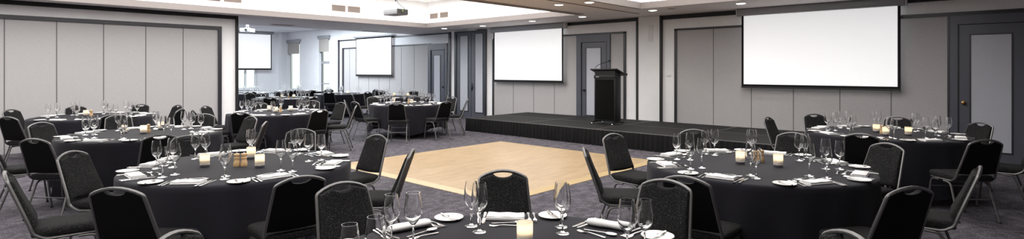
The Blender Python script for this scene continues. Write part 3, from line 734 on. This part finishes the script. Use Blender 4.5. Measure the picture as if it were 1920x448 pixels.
KN = proto(knife(.225, 'table_knife')); BK = proto(knife(.165, 'butter_knife')); FK = proto(fork(.20, 'table_fork')); SP = proto(spoon(.185, 'dessert_spoon')); DF = proto(fork(.17, 'dessert_fork'))
def candle_proto():
    r = bpy.data.objects.new('candle_holder', None); C.objects.link(r)
    MB().lathe([(0, 0), (.036, 0), (.038, .003), (.038, .022), (.034, .025), (0, .025)], 24).build('base', 'chrome', r)
    MB().lathe([(.0365, .0255), (.0375, .028), (.0382, .06), (.0382, .107), (.0376, .1095), (.0364, .1095), (.0358, .107)], 28).build('frosted_cup', 'cup', r)
    w = MB().lathe([(0, .0255), (.026, .0255), (.026, .062), (.022, .064), (0, .063)], 20).build('candle', 'wax', r)
    MB().lathe([(0, .066), (.005, .070), (.0075, .078), (.005, .090), (0, .100)], 12).build('flame', 'flame', w)
    return r
CA = proto(candle_proto())
def mill_proto(name):
    r = bpy.data.objects.new(name, None); C.objects.link(r)
    MB().lathe([(0, 0), (.026, 0), (.0275, .004), (.027, .03), (.0235, .045), (.020, .055), (.0225, .066), (.0235, .070), (0, .0702)], 24).build('body', 'wood', r)
    MB().lathe([(0, .0705), (.022, .0705), (.0235, .074), (.019, .080), (.0235, .092), (.0235, .104), (.017, .110), (0, .111)], 24).build('head', 'wood', r)
    MB().lathe([(0, .1112), (.006, .1112), (.006, .115), (.003, .118), (0, .118)], 12).build('knob', 'chrome', r)
    return r
ML = proto(mill_proto('pepper_mill'))

def cloth_proto(seed):
    random.seed(seed); n = 144; Rt = .92; vs = []; fs = []
    nf = 18; ph = [random.uniform(-.25, .25) for _ in range(nf)]; am = [random.uniform(.5, 1.3) for _ in range(nf)]
    def wav(a):
        k = a/(2*PI)*nf; i = int(k) % nf; t = k-int(k); j = (i+1) % nf
        A = am[i]*(1-t)+am[j]*t; P = ph[i]*(1-t)+ph[j]*t
        return A*math.cos(2*PI*(k+P))
    prof = [(.30, TZ-.0005, 0), (.70, TZ-.0005, 0), (.84, TZ-.0005, 0), (.880, TZ-.001, 0), (.897, TZ-.006, .0), (.905, TZ-.018, .01), (.907, TZ-.05, .08), (.909, .62, .30), (.911, .50, .5), (.913, .39, .72), (.916, .27, .95), (.919, .165, 1.2)]
    vs.append((0, 0, TZ-.0005))
    for (r_, z, f) in prof:
        for k in range(n):
            a = 2*PI*k/n; q = r_+wav(a)*f*.022; hem = .075*math.cos(4*a+seed)*max(0, .7-z)/.535; vs.append((q*math.cos(a), q*math.sin(a), z+hem))
    for k in range(n): fs.append((0, 1+k, 1+(k+1) % n))
    for j in range(len(prof)-1):
        for k in range(n): l = (k+1) % n; fs.append((1+j*n+k, 1+(j+1)*n+k, 1+(j+1)*n+l, 1+j*n+l))
    return MB().add(vs, fs, True).build('tablecloth', 'cloth', None, 80, normals=False)
CL = [proto(cloth_proto(s)) for s in (3, 11, 23)]
def table_proto():
    r = bpy.data.objects.new('round_table', None); C.objects.link(r)
    MB().lathe([(0, .722), (.865, .722), (.870, .728), (.870, .748), (.860, .754), (0, .754)], 64).build('tabletop', 'wood', r)
    MB().lathe([(.03, .0), (.30, .0), (.30, .02), (.05, .05), (.045, .70), (.20, .7215), (0, .7215)], 24).build('pedestal', 'rubber', r)
    return r
TB = proto(table_proto()); random.seed(99)

def place(o, x, y, z, rz, label, cat, group):
    c = dup(o); c.location = (x, y, z); c.rotation_euler = (0, 0, rz); tag(c, label, cat, group); return c
TIDX = [0]
def table(tc, name, chairs, candles=(), mills=(), detail=2, extra=(), skip=(), cloth_rot=0, rolled=()):
    wx, wy_ = cam2w(*tc); i = TIDX[0]; TIDX[0] += 1
    place(TB, wx, wy_, 0, 0, 'round banquet table under the black cloth, the %s' % name, 'table', 'round banquet tables')
    place(CL[i % 3], wx, wy_, 0, R(37*i+cloth_rot), 'black draped cloth on the %s' % name, 'tablecloth', 'black tablecloths')
    seats = {}
    for ch in chairs:
        u, v, pos = ch[:3]; seats[pos] = put_chair(u, v, tc, pos, name, *(ch[3:]))
    for pos, ang in extra: seats[pos] = R(ang)
    if detail == 0: seats = {p: R(45*p) for p in seats}
    else:
        df = {p: (a-R(45*p)+PI) % (2*PI)-PI for p, a in seats.items()}; base = sum(df.values())/len(df)
        seats = {p: R(45*p)+base+max(-R(3), min(R(3), df[p]-base)) for p in seats}
    for pos, ang in seats.items():
        if pos in skip: continue
        e = Vector((math.cos(ang), math.sin(ang))); rt = Vector((-e.y, e.x))   # rt: diner's right (diner faces the middle)
        jr = lambda s: random.uniform(-s, s)
        def pt(rad, off):
            p = Vector(tc)+e*rad+rt*off; return cam2w(p.x, p.y)
        fw = cam2w(-e.x, -e.y); rz = math.atan2(fw[1], fw[0])-PI/2       # local +Y points to the middle
        at_ = 'at the %s setting of the %s' % (POS[pos], name)
        z = TZ+.0005; gn = ' on the '+name
        x, y = pt(.775, jr(.012)); place(NR if pos in rolled else NK, x, y, z, rz+jr(.18), 'folded white napkin '+at_, 'napkin', 'white napkins'+gn)
        x, y = pt(.79, -.262+jr(.006)); place(PL, x, y, z, jr(3), 'white side plate '+at_, 'plate', 'side plates'+gn)
        x1, y1 = x, y
        a, b_ = pt(.53+jr(.012), .135+jr(.01)); place(G1, a, b_, z, jr(3), 'inner taller wine glass '+at_, 'wine glass', 'wine glasses'+gn)
        a, b_ = pt(.625+jr(.012), .19+jr(.01)); place(G2, a, b_, z, jr(3), 'outer smaller wine glass '+at_, 'wine glass', 'wine glasses'+gn)
        if detail >= 1:
            a, b_ = pt(.78, -.126); place(FK, a, b_, z, rz+jr(.05), 'inner table fork '+at_, 'fork', 'forks'+gn)
            a, b_ = pt(.78, .122); place(KN, a, b_, z, rz+jr(.05), 'inner table knife '+at_, 'knife', 'knives'+gn)
        if detail >= 2:
            a, b_ = pt(.775, -.157); place(FK, a, b_, z, rz+jr(.05), 'outer table fork '+at_, 'fork', 'forks'+gn)
            a, b_ = pt(.775, .152); place(KN, a, b_, z, rz+jr(.05), 'outer table knife '+at_, 'knife', 'knives'+gn)
            a, b_ = pt(.672, -.01); place(SP, a, b_, z, rz+PI/2+jr(.06), 'dessert spoon above the napkin '+at_, 'spoon', 'dessert spoons'+gn)
            a, b_ = pt(.622, .01); place(DF, a, b_, z, rz-PI/2+jr(.06), 'dessert fork above the napkin '+at_, 'fork', 'forks'+gn)
            place(BK, x1, y1, z+.0128, rz+jr(.3), 'butter knife on the plate '+at_, 'knife', 'knives'+gn)
    z = TZ+.0005
    for k, (u, v, w) in enumerate(candles):
        x, y = at(u, v, TZ); place(CA, x, y, z, 0, 'lit frosted candle holder, %s, on the %s' % (w, name), 'candle', 'candles on the '+name)
    for k, (u, v, w) in enumerate(mills):
        x, y = at(u, v, TZ); place(ML, x, y, z, 0, 'pale wooden pepper mill, %s, on the %s' % (w, name), 'pepper mill', 'mills on the '+name)

table((0.0, 2.22), 'foreground table', [(640, 341, 3), (943, 318, 2), (1250, 336, 1), (350, 437, 4), (1540, 437, 0)],
      [(984, 459, 'at the bottom edge')], detail=2, rolled=(1, 3))
table((-2.35, 4.70), 'left front table', [(135, 283, 4), (10, 321, 5, 2), (228, 347, 6), (555, 325, 7), (740, 280, 0), (700, 253, 1), (565, 241, 2), (350, 254, 3)],
      [(384, 313, 'left'), (471, 298, 'behind the mills'), (487, 314, 'right')], [(444, 312, 'left of the pair'), (457.5, 311.5, 'right of the pair')])
table((2.11, 4.69), 'right front table', [(1148, 250, 3), (1122, 277, 4), (1300, 242, 2), (1488, 248, 1), (1665, 268, 0), (1790, 308, 7, -10, 1.51), (1635, 332, 6), (1310, 320, 5)],
      [(1388, 307, 'left'), (1459, 313, 'right')], [(1416, 306, 'left of the pair'), (1427, 304, 'right of the pair')])
table((-4.79, 7.0), 'left second-row table', [(288, 244, 7), (88, 256, 6), (75, 229, 4), (222, 215, 3), (383, 213, 2), (465, 218, 1), (478, 228, 0), (-18, 250, 5)],
      [(232, 250, 'left'), (269, 251, 'middle'), (302, 243, 'right')], [(278, 249, 'beside the middle candle')])
table((4.87, 7.05), 'table beside grey door', [(1850, 261, 6), (1620, 248, 5), (1442, 219, 3), (1525, 213, 2), (1683, 218, 1), (1835, 229, 0), (1953, 249, 7)],
      [(1643, 248.5, 'left'), (1661, 254.5, 'middle'), (1703, 254.5, 'right')], [(1654, 251, 'between two candles')], extra=((4, 187),))
table((-7.46, 9.6), 'table by left panels', [(20, 205, 4), (55, 215, 6), (207, 212, 7), (324, 204, 0), (325, 197, 1), (265, 195, 2), (145, 199, 3)],
      [(161, 218, 'left')], [(171, 218, 'beside the candle')], detail=1)
table((-4.56, 10.5), 'table left of opening', [(384, 198, 4), (378, 205.6, 5), (462, 208, 6), (585, 204, 7), (660, 197, 0), (640, 191.5, 1), (586, 188, 2), (486, 192, 3)],
      [(505, 208, 'left'), (517, 211, 'middle'), (545, 208.5, 'right')], [(526, 211, 'beside the middle candle')], detail=1)
table((-2.55, 13.15), 'table left of stage', [(743, 193, 6), (668, 190, 5), (825, 189, 7), (842, 181.5, 1), (865, 185, 0), (698, 181, 3), (775, 181, 2), (650, 187, 4)],
      [(738, 191.5, 'left'), (772, 195, 'right')], [(766, 194, 'beside the right candle')], detail=1)
# tables of the room beyond
def ct(u, d): return ((u-CX)/F_PX*d, d)
table(ct(535, 15.9), 'nearest far-room table', [(505, 182, 6), (583, 180.5, 7), (468, 174, 4), (562, 173, 2), (527, 171, 3)], [(529, 184, 'left'), (551, 184, 'right')], [(541, 184.5, 'beside the left candle')], detail=0, extra=((0, 0), (1, 45)))
table(ct(640, 18.9), 'table under tall window', [(617, 172, 5), (625, 167.5, 3), (668, 168, 2)], [(652, 176, 'right')], [], detail=0, extra=((0, 0), (6, 270)))
table(ct(752, 16.7), 'table before far door', [(676, 175, 5), (690, 172, 4), (712, 169, 3), (768, 171.5, 2), (820, 173.5, 0)], [(739, 181, 'left'), (765, 181.5, 'right')], [], detail=0, extra=((6, 270), (1, 45)))
table(ct(452, 19.2), 'far-room corner table', [(489, 168, 0), (470, 171, 7)], [], [], detail=0, extra=((1, 45), (2, 90), (6, 270)))
table(ct(562, 21.0), 'table below half blind', [(583, 168.5, 0), (540, 169, 4), (561, 166.5, 2)], [], [], detail=0, extra=((6, 270),))

# ------------------------------------------------------------------ light
def area(name, loc, sx, sy, power, col, rot=(0, 0, 0)):
    la = bpy.data.lights.new(name, 'AREA'); la.shape = 'RECTANGLE'; la.size = sx; la.size_y = sy; la.energy = power; la.color = col
    o = bpy.data.objects.new(name, la); o.location = loc; o.rotation_euler = rot; C.objects.link(o); return o
area('recess_fill_far', ((c1[0]+c1[1])/2, (c1[2]+c1[3])/2, HC-.02), c1[1]-c1[0]-.4, c1[3]-c1[2]-.4, 850, (1, .97, .94))  # unseen area light added at the recess top to brighten the room
area('recess_fill_near', ((c2[0]+c2[1])/2, (c2[2]+c2[3])/2, HC-.02), c2[1]-c2[0]-.4, c2[3]-c2[2]-.4, 560, (1, .97, .94))  # same added fill in the near recess, no fitting known there
area('room_beyond_fill', (7.6, 20.0, HF-.02), 7, 5, 960, (.88, .95, 1))  # added cool fill under the far ceiling, not a visible fitting
w = bpy.data.worlds.new('World'); bpy.context.scene.world = w; w.use_nodes = True
bg = w.node_tree.nodes['Background']; bg.inputs['Color'].default_value = (.93, .99, .955, 1); bg.inputs['Strength'].default_value = 1.1

# ------------------------------------------------------------------ camera
cam = bpy.data.cameras.new('camera'); co = bpy.data.objects.new('camera', cam); C.objects.link(co)
co.location = (0, 0, EYE); co.rotation_euler = (PI/2, 0, YAW-PI/2 - (2*YAW-PI/2) + 0)
co.rotation_euler = (PI/2, 0, math.atan2(RX, RY)-PI/2)
cam.sensor_width = 36; cam.lens = 36*F_PX/1920; cam.shift_x = 0; cam.shift_y = -(224-CY)/1920
cam.clip_start = .05; cam.clip_end = 200
sc = bpy.context.scene; sc.camera = co
sc.view_settings.view_transform = 'Standard'; sc.view_settings.look = 'None'; sc.view_settings.gamma = 1; sc.view_settings.use_curve_mapping = False
sc.view_settings.exposure = 0.04
sc.cycles.max_bounces = 10; sc.cycles.transmission_bounces = 10; sc.cycles.transparent_max_bounces = 12; sc.cycles.caustics_reflective = False; sc.cycles.caustics_refractive = False
sc.cycles.sample_clamp_indirect = 4
